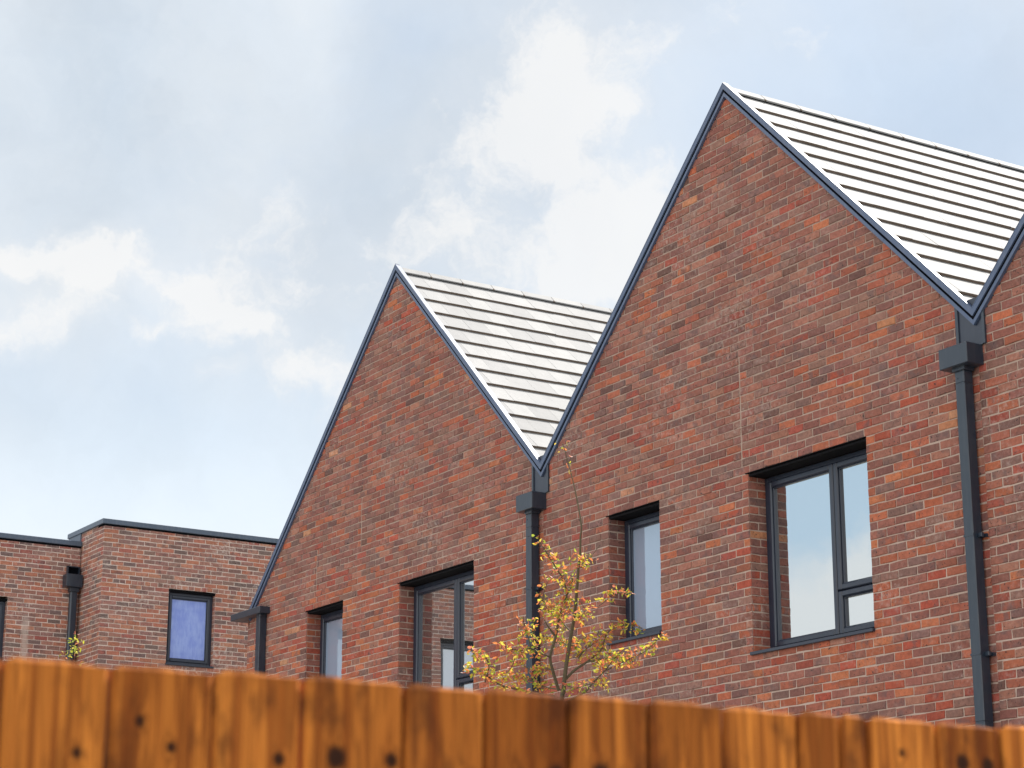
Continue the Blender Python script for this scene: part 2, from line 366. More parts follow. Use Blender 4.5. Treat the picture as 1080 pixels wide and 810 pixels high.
def brickwork(mb, O, U, N, planes, urange, zrange, holes=(), phase=0., seed=1, pal=None, joints=(), ends='flush', headers=(), prot=.0050, bed=.0108):
    """rows of separate bricks, 225 x 75 mm with their joints, stood a few mm proud of the mortar"""
    O, U, N = Vector(O), Vector(U), Vector(N); Z = Vector((0, 0, 1))
    flip = U.cross(Z).dot(N) < 0
    W3 = lambda p, n: O+U*p[0]+Z*p[1]+N*n
    def poly_face(pts, mi, col=(1, 1, 1), rnd=0.):
        mb.face(pts[::-1] if flip else pts, mi, col, rnd)
    r0 = math.floor((zrange[0]-phase)/.075); r1 = math.ceil((zrange[1]-phase)/.075)
    for r in range(r0, r1):
        z0 = phase+r*.075; z1 = z0+.075; zm = (z0+z1)/2
        iv = [(urange[0], urange[1])]
        for (a, b, c, d) in holes:
            if c-.02 < zm < d+.02 and (min(z1, d)-max(z0, c)) > .03:
                nv = []
                for (p, q) in iv:
                    if b <= p or a >= q: nv.append((p, q)); continue
                    if a > p: nv.append((p, a))
                    if b < q: nv.append((b, q))
                iv = nv
        for (a, b) in iv:
            mp = clip([(a, z0), (b, z0), (b, z1), (a, z1)], planes)
            if mp: poly_face([W3(p, 0) for p in mp], 1)
            step = .1125 if r in headers else .225
            off = (r % 2)*.1125 if r not in headers else .05
            k0 = math.floor((a-off)/step); xs = [a]
            k = k0+1
            while k*step+off < b-.055:
                x = k*step+off+hsh(r, k, seed).uniform(-.013, .013)
                if x > a+.055: xs.append(x)
                k += 1
            for (jx, ja, jb) in joints:
                if ja < zm < jb and a+.05 < jx < b-.05: xs = [x for x in xs if abs(x-jx) > .05]+[jx]; xs.sort()
            xs.append(b)
            for i in range(len(xs)-1):
                x0, x1 = xs[i], xs[i+1]
                if x1-x0 < .02: continue
                R = hsh(r, int(round(x0*40)), seed)
                g0 = .0015 if i == 0 else .0052; g1 = .0015 if i == len(xs)-2 else .0052
                e = bed/2
                if any(abs(x0-q[0]) < 1e-6 for q in joints): g0 = .010
                if any(abs(x1-q[0]) < 1e-6 for q in joints): g1 = .010
                jt = lambda s=.0030: R.uniform(-s, s)
                zl, zr = jt(.003), jt(.003)
                pl = [(x0+g0+jt(), z0+e+zl+jt()), ((x0+x1)/2+jt(.02)*min(1, (x1-x0)/.2), z0+e+(zl+zr)/2+jt()), (x1-g1+jt(), z0+e+zr+jt()), (x1-g1+jt(), z1-e+zr+jt()), ((x0+x1)/2+jt(.02)*min(1, (x1-x0)/.2), z1-e+(zl+zr)/2+jt()), (x0+g0+jt(), z1-e+zl+jt())]
                pl = clip(pl, planes)
                if not pl or area(pl) < .0004: continue
                col = pal((x0+x1)/2, zm, R); rnd = R.random()
                tl = R.uniform(-.002, .002); d = max(.0022+abs(tl), prot+R.uniform(-.003, .0045))
                ip = inset(pl, R.uniform(.0035, .0065)); n = len(pl)
                A = [W3(p, -.012) for p in pl]; B = [W3(p, max(.001, d-.0042)) for p in pl]
                Cc = [W3(p, d+tl*(1 if p[0] > (x0+x1)/2 else -1)) for p in ip]
                poly_face(Cc, 0, col, rnd)
                for q in range(n):
                    w = (q+1) % n
                    poly_face([B[q], B[w], Cc[w], Cc[q]], 0, col, rnd); poly_face([A[q], A[w], B[w], B[q]], 0, col, rnd)

def pal_house(u, z, R):
    """red brick: duller up the gable, hotter packs low down and round the openings"""
    hot = .06+.55*sm(4.9, 3.6, z)*(.5+.5*math.sin(u*1.3+1.))+.35*sm(7.2, 8.2, z)
    band = math.sin(z*5.1+.6*math.sin(u*.9))*.18
    if -19.75 < u < -18.6 and z < 4.5: hot += .45
    if -23.8 < u < -21.4 and z < 4.6: hot += .5
    if -13.3 < u < -11 and z < 5.0: hot += .1
    return pick(PAL_HOT if R.random() < hot+band*.5 else PAL_A, R)
def pal_terrace(u, z, R): return pick(PAL_B, R, (.92, .92), 1.04)

# ---------------------------------------------------------------- windows (frame plane across axis U, outward N)
def frame_ring(mb, W3, u0, u1, z0, z1, w, n0, n1, bev=.006):
    """mitred ring with a rounded outer nose; n grows outward"""
    for (a, b, c, d) in ((u0, u0+w, z0, z1), (u1-w, u1, z0, z1), (u0+w, u1-w, z0, z0+w), (u0+w, u1-w, z1-w, z1)):
        o = W3(a, c, n0); mb.obox(o, W3(b, c, n0)-o, W3(a, d, n0)-o, W3(a, c, n1)-o, 0, bev)
def window(house, O, U, N, u0, u1, z0, z1, lights, depth=.19, glass='glass', label=None, lint=.03, sill=True):
    O, U, N = Vector(O), Vector(U), Vector(N)
    W3 = lambda u, z, n: O+U*u+Vector((0, 0, z))+N*n
    mb = MB(); frame_ring(mb, W3, u0+.004, u1-.004, z0+.01, z1-.03, .045, -depth-.06, -depth, .004)
    fr = mb.build('window', [M['frame']], house)
    if label: fr['label'] = label
    zb, zt, ul, ur = z0+.055, z1-.075, u0+.049, u1-.049
    for (a, b, c, d) in lights:          # fractions of the inner opening
        A, B = ul+(ur-ul)*a, ul+(ur-ul)*b; C_, D_ = zb+(zt-zb)*c, zb+(zt-zb)*d
        ga, gb = (.004 if a > 0 else 0), (.004 if b < 1 else 0); gc, gd = (.004 if c > 0 else 0), (.004 if d < 1 else 0)
        s = MB(); frame_ring(s, W3, A+ga, B-gb, C_+gc, D_-gd, .052, -depth-.055, -depth+.012, .009)
        s.mi = [0]*len(s.mi)
        frame_ring(s, W3, A+ga+.052, B-gb-.052, C_+gc+.052, D_-gd-.052, .012, -depth-.055, -depth-.012, .003)
        sash = s.build('sash', [M['frame']], fr)
        p = MB(); e = .058
        pts = [W3(A+ga+e, C_+gc+e, -depth-.03), W3(B-gb-e, C_+gc+e, -depth-.03), W3(B-gb-e, D_-gd-e, -depth-.03), W3(A+ga+e, D_-gd-e, -depth-.03)]
        o = pts[0]; p.obox(o, pts[1]-o, pts[3]-o, N*-.02)
        p.build('pane', [M[glass]], fr)
    # dark gap between the sashes
    s = MB(); o = W3(u0+.03, z0+.03, -depth-.075); s.obox(o, W3(u1-.03, z0+.03, -depth-.075)-o, W3(u0+.03, z1-.05, -depth-.075)-o, N*.03)
    s.build('frame_gap', [M['gasket']], fr)
    l = MB(); o = W3(u0-lint, z1-.004, -.0); l.obox(o, U*(u1-u0+lint*1), Vector((0, 0, .008)), N*.014, 0, .002)
    o = W3(u0+.002, z1-.03, -depth+.002); l.obox(o, U*(u1-u0-.004), Vector((0, 0, .025)), N*(depth-.008), 0, .002)
    l.build('lintel', [M['black']], fr)
    if sill:
        l = MB(); o = W3(u0-.012, z0-.022, -depth-.05); l.obox(o, U*(u1-u0+.018), Vector((0, 0, .030)), N*(depth+.085), 0, .004)
        l.build('sill', [M['frame']], fr)
    return fr
def reveal(mb, O, U, N, u0, u1, z0, z1, depth, phase, seed, pal):
    """brick cheeks and mortar bed inside an opening"""
    O, U, N = Vector(O), Vector(U), Vector(N)
    for u, s in ((u0, 1), (u1, -1)):
        o = O+U*u
        brickwork(mb, o, -N, U*s, [], (0.0045, depth+.03), (z0, z1), (), phase, seed+int(abs(u)*10), lambda a, b, R: pal(u, b, R), prot=.0035)
    # beds under the sill and over the head
    for z in (z0-.001, z1+.001):
        a = O+U*u0+Vector((0, 0, z)); b = a+U*(u1-u0)
        pts = [a+N*0, b+N*0, b-N*(depth+.08), a-N*(depth+.08)]
        mb.face(pts, 1); mb.face(pts[::-1], 1)

# ---------------------------------------------------------------- the gabled houses
YF = 12.0; YB = 21.8
ZP, ZV = 8.365, 5.23
PEAK = [-21.48, -15.02, -8.65]; VAL = [-25.30, -18.285, -11.885, -5.45]; ZVAL = [4.66, ZV, ZV, ZV]
T45 = 1/math.sqrt(2)
def slope_frame(px, vx, vz):
    """from the ridge down one slope: unit vector down, unit normal, length"""
    d = Vector((vx-px, 0, vz-ZP)); L = d.length; d.normalize()
    n = Vector((-d.z, 0, d.x)) if d.x > 0 else Vector((d.z, 0, -d.x))
    return d, n, L
def build_roof(root, i):
    px = PEAK[i]; ridge = Vector((px, 0, ZP)); Y0 = YF-.03
    rb = MB()
    for side in (0, 1):
        d, n, L = slope_frame(px, VAL[i+side], ZVAL[i+side])
        G = .328; t = .024; ndepth = -.050
        rows = int((L-.45)/G)+2; r = random.Random(i*7+side)
        # deck below the tiles
        o = ridge+Vector((0, Y0+.03, 0))+n*(-.11)+d*.11; rb.obox(o, d*(L-.17), Vector((0, YB-Y0, 0)), n*.03, 1)
        for k in range(rows):
            s1 = .45+k*G; s0 = s1-G
            if s1 > L-.10: s1 = L+.06
            if s0 > L-.10: continue
            y = Y0+.014; c = 0; shift = r.uniform(-.004, .004)
            lift = 0.
            while y < YB:
                w = .30 if not (c == 0 and k % 2) else .15
                if c % 7 == (k*3) % 7: lift = r.uniform(-.011, .011)
                ju = shift+lift+r.uniform(-.002, .002); q = r.random()
                top = ridge+Vector((0, y+.0012, 0))+d*max(0, s0-.07)+n*(ndepth-.027)
                bot = ridge+Vector((0, y+.0012, 0))+d*(s1+ju)+n*(ndepth+.004+r.uniform(-.0015, .0015))
                wv = Vector((0, min(w, YB-y)-.0024, 0)); v = []
                for base in (top, bot):
                    for h in (0, t):
                        for a in (0, 1): v.append(base+wv*a+n*h)
                # top-lo a0,a1 ; top-hi a0,a1 ; bot-lo ; bot-hi
                fs = [(2, 3, 7, 6), (0, 4, 5, 1), (0, 2, 6, 4), (1, 5, 7, 3)]; bt = [(4, 6, 7, 5)]
                if d.x > 0: fs = [f[::-1] for f in fs]; bt = [f[::-1] for f in bt]
                rb.poly(v, fs, 0, rnd=q); rb.poly(v, bt, 1, rnd=q)
                y += w; c += 1
    roof = rb.build('roof', [M['tile'], M['butt']], root, colour=True)
    # angular ridge caps
    r = random.Random(i+50); y = YF-.026; rg = MB()
    while y < YB:
        for side in (0, 1):
            d, n, L = slope_frame(px, VAL[i+side], ZVAL[i+side])
            o = ridge+Vector((0, y, 0))+n*(-.033+r.uniform(-.0006, .0006))+d*.016; rg.obox(o, d*.119, Vector((0, .446, 0)), n*.017, 0, .003, rnd=r.random())
            o2 = ridge+Vector((0, y+.436, 0))+n*-.026+d*.118; rg.obox(o2, d*.024, Vector((0, .018, 0)), n*.012, 1, rnd=.5)
        y += .45
    rg.build('ridge_cap', [M['tile'], M['butt']], roof, colour=True)
    # metal verge trims down both slopes of the gable
    for side in (0, 1):
        d, n, L = slope_frame(px, VAL[i+side], ZVAL[i+side]); vb = MB(); r = random.Random(i*3+side)
        segs = []; s = 0.
        cuts = [0, .62, 1.95, 3.3, L] if side == 0 else [0, 1.6, 3.1, L]
        for a, b in zip(cuts[:-1], cuts[1:]):
            if b-a < .02: continue
            q = r.uniform(-.003, .003); nn = .0 + q
            last = b == cuts[-1]
            # every piece is mitred at apex and valley by running the ends on a vertical cut
            def strip(n0, n1, yf, mi, lo=a, hi=b, yb=YF+.02):
                pts = []
                for s_ in (lo, hi):
                    for nv in (n0, n1):
                        base = ridge+d*s_+n*nv
                        if s_ == 0: base = ridge+Vector((0, 0, nv/max(.2, n.z)))
                        if last and s_ == hi: base = ridge+d*s_+Vector((0, 0, nv/max(.2, n.z)))
                        for yy in (yf, yb): pts.append(Vector((base.x, yy, base.z)))
                fs = [(0, 4, 6, 2), (1, 3, 7, 5), (0, 1, 5, 4), (2, 6, 7, 3), (0, 2, 3, 1), (4, 5, 7, 6)]
                if d.x < 0: fs = [f[::-1] for f in fs]
                vb.poly(pts, fs, mi)
            strip(-.048, .0+nn, YF-.042, 0)
            strip(-.002+nn, .004+nn, YF-.044, 0, yb=YF-.014)          # top flange folded over the tiles
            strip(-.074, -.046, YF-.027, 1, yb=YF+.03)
            strip(-.102, -.072, YF-.032+q, 0)
        vb.build('verge_trim', [M['trim'], M['groove']], root)
    if i < 3:
        vg = MB(); o = Vector((VAL[i+1]-.12, YF+.05, ZV-.145)); vg.obox(o, Vector((.24, 0, 0)), Vector((0, YB-YF-.05, 0)), Vector((0, 0, .02)))
        vg.build('valley_gutter', [M['pipe']], root)

def build_house(i, label, wins, joints, phase, seed, label_w):
    u0, u1 = (VAL[i] if i else -25.39), VAL[i+1]; u1 = u1 if i < 2 else -5.4
    root = thing('gabled_brick_house', label, 'house', ((u0+u1)/2, YF, -EYE), 'gabled houses of the brick terrace')
    px = PEAK[i]; planes = []
    for side in (0, 1):
        d, n, L = slope_frame(px, VAL[i+side], ZVAL[i+side]); c = n.x*px+n.z*ZP-.085
        planes.append((n.x, n.z, c))
    O, U, N = (0, YF, 0), (1, 0, 0), (0, -1, 0)
    mb = MB(); holes = [(w[0], w[1], w[2], w[3]) for w in wins]
    brickwork(mb, O, U, N, planes, (u0, u1), (-EYE, ZP), holes, phase, seed, pal_house, joints)
    for w in wins: reveal(mb, O, U, N, w[0], w[1], w[2], w[3], .19, phase, seed, pal_house)
    mb.build('front_wall', [M['brick'], M['mortar']], root, colour=True)
    # body of the house behind the front skin
    prof = [(u0, -EYE), (u1, -EYE), (u1, ZVAL[i+1]-.14), (px, ZP-.13), (u0, ZVAL[i]-.14)]
    bb = MB(); ya, yb = YF+.28, YB-.1; n = len(prof)
    bb.face([Vector((x, ya, z)) for x, z in prof]); bb.face([Vector((x, yb, z)) for x, z in prof[::-1]])
    for q in range(n):
        w = (q+1) % n; a, b = prof[q], prof[w]
        bb.face([Vector((a[0], ya, a[1])), Vector((a[0], yb, a[1])), Vector((b[0], yb, b[1])), Vector((b[0], ya, b[1]))][::-1])
        if q != 0: bb.face([Vector((a[0], YF+.001, a[1])), Vector((a[0], ya, a[1])), Vector((b[0], ya, b[1])), Vector((b[0], YF+.001, b[1]))][::-1])
    bb.build('rear_wall', [M['plain_brick']], root)
    if i == 0:
        sb = MB(); brickwork(sb, (u0, YF, 0), (0, 1, 0), (-1, 0, 0), [], (0, YB-YF-.1), (-EYE, ZVAL[0]-.1), (), phase, seed+5, pal_house)
        sb.build('side_wall', [M['brick'], M['mortar']], root, colour=True)
    for w, lw in zip(wins, label_w):
        window(root, O, U, N, w[0], w[1], w[2], w[3], w[4], .19, w[5], lw)
    build_roof(root, i)
    return root
def plain_brick():
    m, g, b, o = new_mat('distant_brickwork'); P = pos(g)
    s = g.n('ShaderNodeSeparateXYZ'); g.put(s.inputs[0], P); c = g.n('ShaderNodeCombineXYZ')
    g.put(c.inputs[0], g.math('ADD', s.outputs[0], s.outputs[1])); g.put(c.inputs[1], s.outputs[2])
    t = g.n('ShaderNodeTexBrick'); g.put(t.inputs[0], c.outputs[0])
    t.inputs['Color1'].default_value = (.36, .16, .11, 1); t.inputs['Color2'].default_value = (.24, .13, .11, 1); t.inputs['Mortar'].default_value = (.45, .34, .28, 1)
    t.inputs['Scale'].default_value = 1; t.inputs['Brick Width'].default_value = .225; t.inputs['Row Height'].default_value = .075; t.inputs['Mortar Size'].default_value = .006
    g.put(b.inputs['Base Color'], g.mix(g.noise(P, 30, 4), t.outputs['Color'], (.2, .12, .1))); b.inputs['Roughness'].default_value = .9; return m
M['plain_brick'] = plain_brick()
TRI = [(0, .60, 0, 1), (.60, 1, .25, 1), (.60, 1, 0, .25)]       # one tall light, one shorter light over a small vent
ONE = [(0, 1, 0, 1)]
H1 = build_house(0, 'gabled brick house left of the middle downpipe, box gutter at its far corner',
    [(-23.69, -22.73, 3.145, 4.42, ONE, 'glass_blind'), (-21.34, -19.68, 2.77, 4.42, TRI, 'glass')], [(-23.45, 4.5, 5.2), (-22.3, 5.0, 5.6)],
    4.42-59*.075, 11, ['narrow window with a pale pane', 'wide window mirroring the flat roofed terrace'])
H2 = build_house(1, 'highest brick gabled house, standing between the two long square downpipes',
    [(-17.10, -16.24, 3.175, 4.45, ONE, 'glass_blind'), (-14.87, -13.26, 2.80, 4.45, TRI, 'glass')], [(-14.95, 4.5, 5.6)],
    4.45-60*.075, 23, ['narrow window with a pale blue grey pane behind the young tree', 'wide three light window mirroring sky and cloud'])
H3 = build_house(2, 'brick gabled house right of the rightmost downpipe, mostly cut off by the frame edge',
    [(-8.4, -6.79, 2.80, 4.45, TRI, 'glass')], [], 4.45-60*.075+.012, 37, [None])

# ---------------------------------------------------------------- rainwater goods
def downpipe(root, xl, xr, yf, ztop, zbot, seams, clips):
    mb = MB(); ss = [ztop]+seams+[zbot]
    for k, (a, b) in enumerate(zip(ss[:-1], ss[1:])):
        mb.box((xl, yf, b+(.003 if k < len(ss)-2 else 0)), (xr, yf+.1, a), 0, .006)
        if k < len(ss)-2: mb.box((xl+.004, yf+.004, b-.006), (xr-.004, yf+.096, b+.006))
    mb.tube([(xl+.03, yf+.004, ztop-.09), (xl+.03, yf-.004, ztop-.09)], [.007, .007], 8)
    p = mb.build('downpipe', [M['pipe']], root)
    for z in clips:
        b = MB(); b.box((xl-.003, yf-.003, z-.004), (xr+.003, yf+.104, z+.012)); b.box((xr+.001, yf+.045, z-.016), (xr+.045, yf+.075, z+.02), 0, .004)
        b.box((xl-.02, yf+.09, z-.014), (xr+.05, YF-.002, z+.014))
        b.build('pipe_clip', [M['pipe']], p)
    return p
def hopper(parent, xl, xr, yf, z0, z1, yb=YF-.002):
    mb = MB(); mb.box((xl, yf, z0), (xr, yb, z1), 0, .005)
    mb.box((xl+.012, yf+.012, z1), (xr-.012, yb-.01, z1+.003))
    mb.box((xl+.09, yf+.05, z0-.03), (xr-.09, yb-.02, z0+.004), 0, .004)
    return mb.build('hopper', [M['pipe']], parent)
def chute(parent, xl, xr, z0, z1):
    mb = MB(); yf = YF-.026
    mb.box((xl, yf, z0), (xl+.032, YF-.002, z1), 0, .003); mb.box((xr-.028, yf, z0), (xr, YF-.002, z1), 0, .003)
    mb.box((xl+.032, YF-.012, z0), (xr-.028, YF-.003, z1), 1); mb.box((xl+.032, yf+.006, z0), (xr-.028, YF-.013, z0+.008))
    return mb.build('outlet_chute', [M['pipe'], M['frame']], parent)
p = downpipe(H1, -18.450, -18.343, 11.882, 4.73, -EYE, [4.55, 4.45, 2.5, .5], [3.9, 2.4, .9]); p['label'] = 'square dark pipe behind the young tree'
hopper(p, -18.533, -18.220, 11.813, 4.727, 4.905); chute(p, -18.475, -18.16, 4.905, 5.32)
p = downpipe(H2, -12.044, -11.940, 11.881, 4.745, -EYE, [4.61, 1.9, .2], [3.36, 2.42, .9]); p['label'] = 'long square dark pipe right of the wide window'
hopper(p, -12.144, -11.823, 11.811, 4.74, 4.912); chute(p, -12.10, -11.775, 4.912, 5.32)
p = downpipe(H1, -24.931, -24.820, 11.892, 4.552, -EYE, [4.50, 2.0, .2], [2.6, .9]); p['label'] = 'short square pipe at the left corner'
gb = MB(); gb.box((-25.61, 11.844, 4.545), (-24.731, YF-.002, 4.632), 0, .004); gb.box((-25.61, YF-.002, 4.545), (-25.42, YB, 4.632), 0, .004)
gb.build('box_gutter', [M['pipe']], H1)

# ---------------------------------------------------------------- the flat roofed terrace on the left
XL, XR_ = -32.975, -33.95; ZL, ZR = 7.375, 7.145
def flat_house(label, xf, y0, y1, ztop, wins, ret, seed):
    root = thing('flat_roofed_brick_house', label, 'house', (xf, (y0+y1)/2, -EYE), 'flat roofed houses of the left terrace')
    mb = MB(); O, U, N = (xf, 0, 0), (0, 1, 0), (1, 0, 0); phase = .013
    hs = [w[:4] for w in wins]; hdr = [int(math.floor((6.30+.03-phase)/.075))]
    brickwork(mb, O, U, N, [], (y0, y1), (-EYE, ztop-.03), hs, phase, seed, pal_terrace, (), headers=hdr, bed=.0125)
    for w in wins: reveal(mb, O, U, N, w[0], w[1], w[2], w[3], .09, phase, seed, pal_terrace)
    if ret: brickwork(mb, (0, y0, 0), (1, 0, 0), (0, -1, 0), [], (xf-1.3, xf), (-EYE, ztop-.03), (), phase, seed+3, pal_terrace, (), bed=.0125)
    mb.build('front_wall', [M['brick2'], M['mortar2']], root, colour=True)
    b = MB(); back = ZR-.3 if ret else ztop-.05; fx = xf-1.5 if ret else xf-.2; b.box((xf-9, y0+.004, -EYE), (fx, y1-.004, back))
    if ret: b.box((fx, y0+.004, -EYE), (xf-.2, y1-.004, ztop-.05))
    b.box((xf-.2, y0+.004, ztop-.052), (xf-.004, y1-.004, ztop-.04)) if not ret else None
    if not ret: b.box((xf-.2, y0+.004, -EYE), (xf-.02, y0+.05, ztop-.05))
    b.build('side_wall', [M['plain_brick']], root)
    c = MB(); c.box((xf-.3, y0-.045, ztop-.085), (xf+.045, y1, ztop), 0, .005); c.box((xf-(1.58 if ret else 9), y0-.045, ztop-.085), (xf-.3, y0+.25, ztop), 0, .005)
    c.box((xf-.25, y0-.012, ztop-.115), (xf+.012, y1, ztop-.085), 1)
    if ret: c.box((xf-1.56, y0-.030, ztop-.24), (xf-1.0, y0+.06, ztop-.085), 0, .004); c.box((xf-1.58, y0+.25, ztop-.085), (xf-1.33, y1, ztop), 0, .005)
    c.build('coping', [M['coping'], M['groove']], root)
    d = MB(); d.box((xf-(1.33 if ret else 8.7), y0+.25, ztop-.03), (xf-.3, y1-.01, ztop-.022)); d.build('flat_roof', [M['felt']], root)
    for w in wins: window(root, O, U, N, w[0], w[1], w[2], w[3], ONE, .09, w[4], w[5], .0 if w[4] == 'glass' else -.0)
    return root
M['felt'] = plain('grey_roof_felt', (.12, .12, .125), .9)
FL = flat_house('flat topped brick house standing forward, with one blue filmed window and a blue grey coping', XL, 12.9, 24.0, ZL,
    [(14.10, 14.955, 5.05, 6.30, 'glass_blue', 'window still covered in blue protective film'), (19.4, 20.3, 5.05, 6.30, 'glass', None)], True, 71)
FR = flat_house('lower flat topped brick house set back at the left edge, with a black corner pipe', XR_, 1.2, 12.88, ZR,
    [(10.75, 11.66, 4.80, 6.05, 'glass', None), (6.0, 6.86, 4.80, 6.05, 'glass_blind', None), (3.55, 4.45, 4.80, 6.05, 'glass_blind', None)], False, 83)
mb = MB(); mb.box((XR_+.022, 12.700, -EYE), (XR_+.115, 12.825, 6.34), 0, .02)
pp = mb.build('downpipe', [M['pipe']], FR); pp['label'] = 'black pipe in the corner between the two flat roofed houses'
mb = MB(); mb.box((XR_+.006, 12.585, 6.33), (XR_+.20, 12.87, 6.545), 0, .006); mb.box((XR_+.02, 12.68, 6.26), (XR_+.14, 12.84, 6.33), 0, .004)
mb.build('hopper', [M['pipe']], pp)
mb = MB(); mb.box((XR_+.006, 12.64, 6.55), (XR_+.07, 12.655, 6.70)); mb.box((XR_+.006, 12.845, 6.55), (XR_+.07, 12.86, 6.70)); mb.box((XR_+.006, 12.64, 6.685), (XR_+.07, 12.86, 6.70)); mb.box((XR_+.005, 12.655, 6.55), (XR_+.012, 12.845, 6.685), 1)
mb.build('outlet_chute', [M['pipe'], M['groove']], pp)

# ---------------------------------------------------------------- ground
def ground_mats():
    m, g, b, o = new_mat('pale_gravel_ground'); P = pos(g)
    c = g.mix(g.noise(P, .35, 6, .6), (.26, .235, .20), (.36, .33, .29)); c = g.mix(g.mr(g.noise(P, .09, 4), .45, .6), c, (.09, .11, .045))
    g.put(b.inputs['Base Color'], c); b.inputs['Roughness'].default_value = .95; g.put(b.inputs['Normal'], g.bump(g.noise(P, 30, 5), .6, .02)); return m
M['ground'] = ground_mats(); M['paving'] = plain('concrete_paving', (.36, .34, .31), .9, .12, 3)  # unseen ground, tones kept pale to bounce sunlight onto shaded walls
mb = MB(); N_ = 24; S_ = 1400
vs = [Vector((-S_+2*S_*i/N_, -S_+2*S_*j/N_, -EYE)) for i in range(N_+1) for j in range(N_+1)]
mb.poly(vs, [(i*(N_+1)+j, (i+1)*(N_+1)+j, (i+1)*(N_+1)+j+1, i*(N_+1)+j+1) for i in range(N_) for j in range(N_)])
mb.build('ground', [M['ground']], kind='structure')
mb = MB(); mb.box((-30.5, -8, -EYE-.05), (-5, 11.99, -EYE+.012), 0); mb.build('paving', [M['paving']], kind='structure')  # unseen slab added in a pale tone for bounce light

# ---------------------------------------------------------------- timber fence, close to the camera
FA = Vector((-2.40506853, .82106479, 0)); FU = Vector((.07061604, .99750357, 0)); FN = Vector((.99750357, -.07061604, 0)); FH = .36
def wood_mat():
    m, g, b, o = new_mat('stained_softwood_boards'); t = m.node_tree
    at = g.attr('grain'); kn = g.attr('knot').outputs['Fac']
    v = at.outputs['Vector']                      # (across, along, board random)
    w = g.noise(g.mapping(v, (52, 1.8, 9)), 1.0, 3, .5, .5)
    rings = g.math('SINE', g.math('ADD', g.math('MULTIPLY', w, 46.), g.math('MULTIPLY', kn, 9.)))
    fine_ = g.noise(g.mapping(v, (420, 5, 3)), 1.0, 3, .6)
    c = g.mix(g.mr(w, .3, .7), (.27, .066, .011), (.74, .25, .042))
    c = g.mix(g.mr(rings, -.2, 1., 0., .55), c, (.17, .042, .008))
    c = g.mix(g.math('MULTIPLY', g.mr(fine_, .35, .7), .3), c, (.55, .20, .035))
    s = g.n('ShaderNodeSeparateXYZ'); g.put(s.inputs[0], v)
    tone = g.math('FRACT', g.math('MULTIPLY', s.outputs[2], 7.31))
    c = g.mix(1., c, g.mix(tone, (.58, .52, .48), (1.10, 1.13, 1.16)), 'MULTIPLY')
    st = g.mr(g.noise(g.mapping(v, (16, 7, 5)), 1., 5, .6), .50, .70)
    c = g.mix(g.math('MULTIPLY', st, .7), c, (.085, .024, .008))
    c = g.mix(g.mr(kn, .35, .85), c, (.035, .012, .006))
    g.put(b.inputs['Base Color'], c); b.inputs['Roughness'].default_value = .8; b.inputs['Specular IOR Level'].default_value = .15
    g.put(b.inputs['Normal'], g.bump(g.math('ADD', g.math('MULTIPLY', rings, .3), fine_), .4, .002)); return m
M['wood'] = wood_mat()
SB = [.002, .132, .262, .379, .515, .631, .757, .878, .999, 1.124, 1.246, 1.370, 1.495]
SB = [SB[0]-.126*k for k in range(9, 0, -1)]+SB+[SB[-1]+.125*k for k in range(1, 12)]
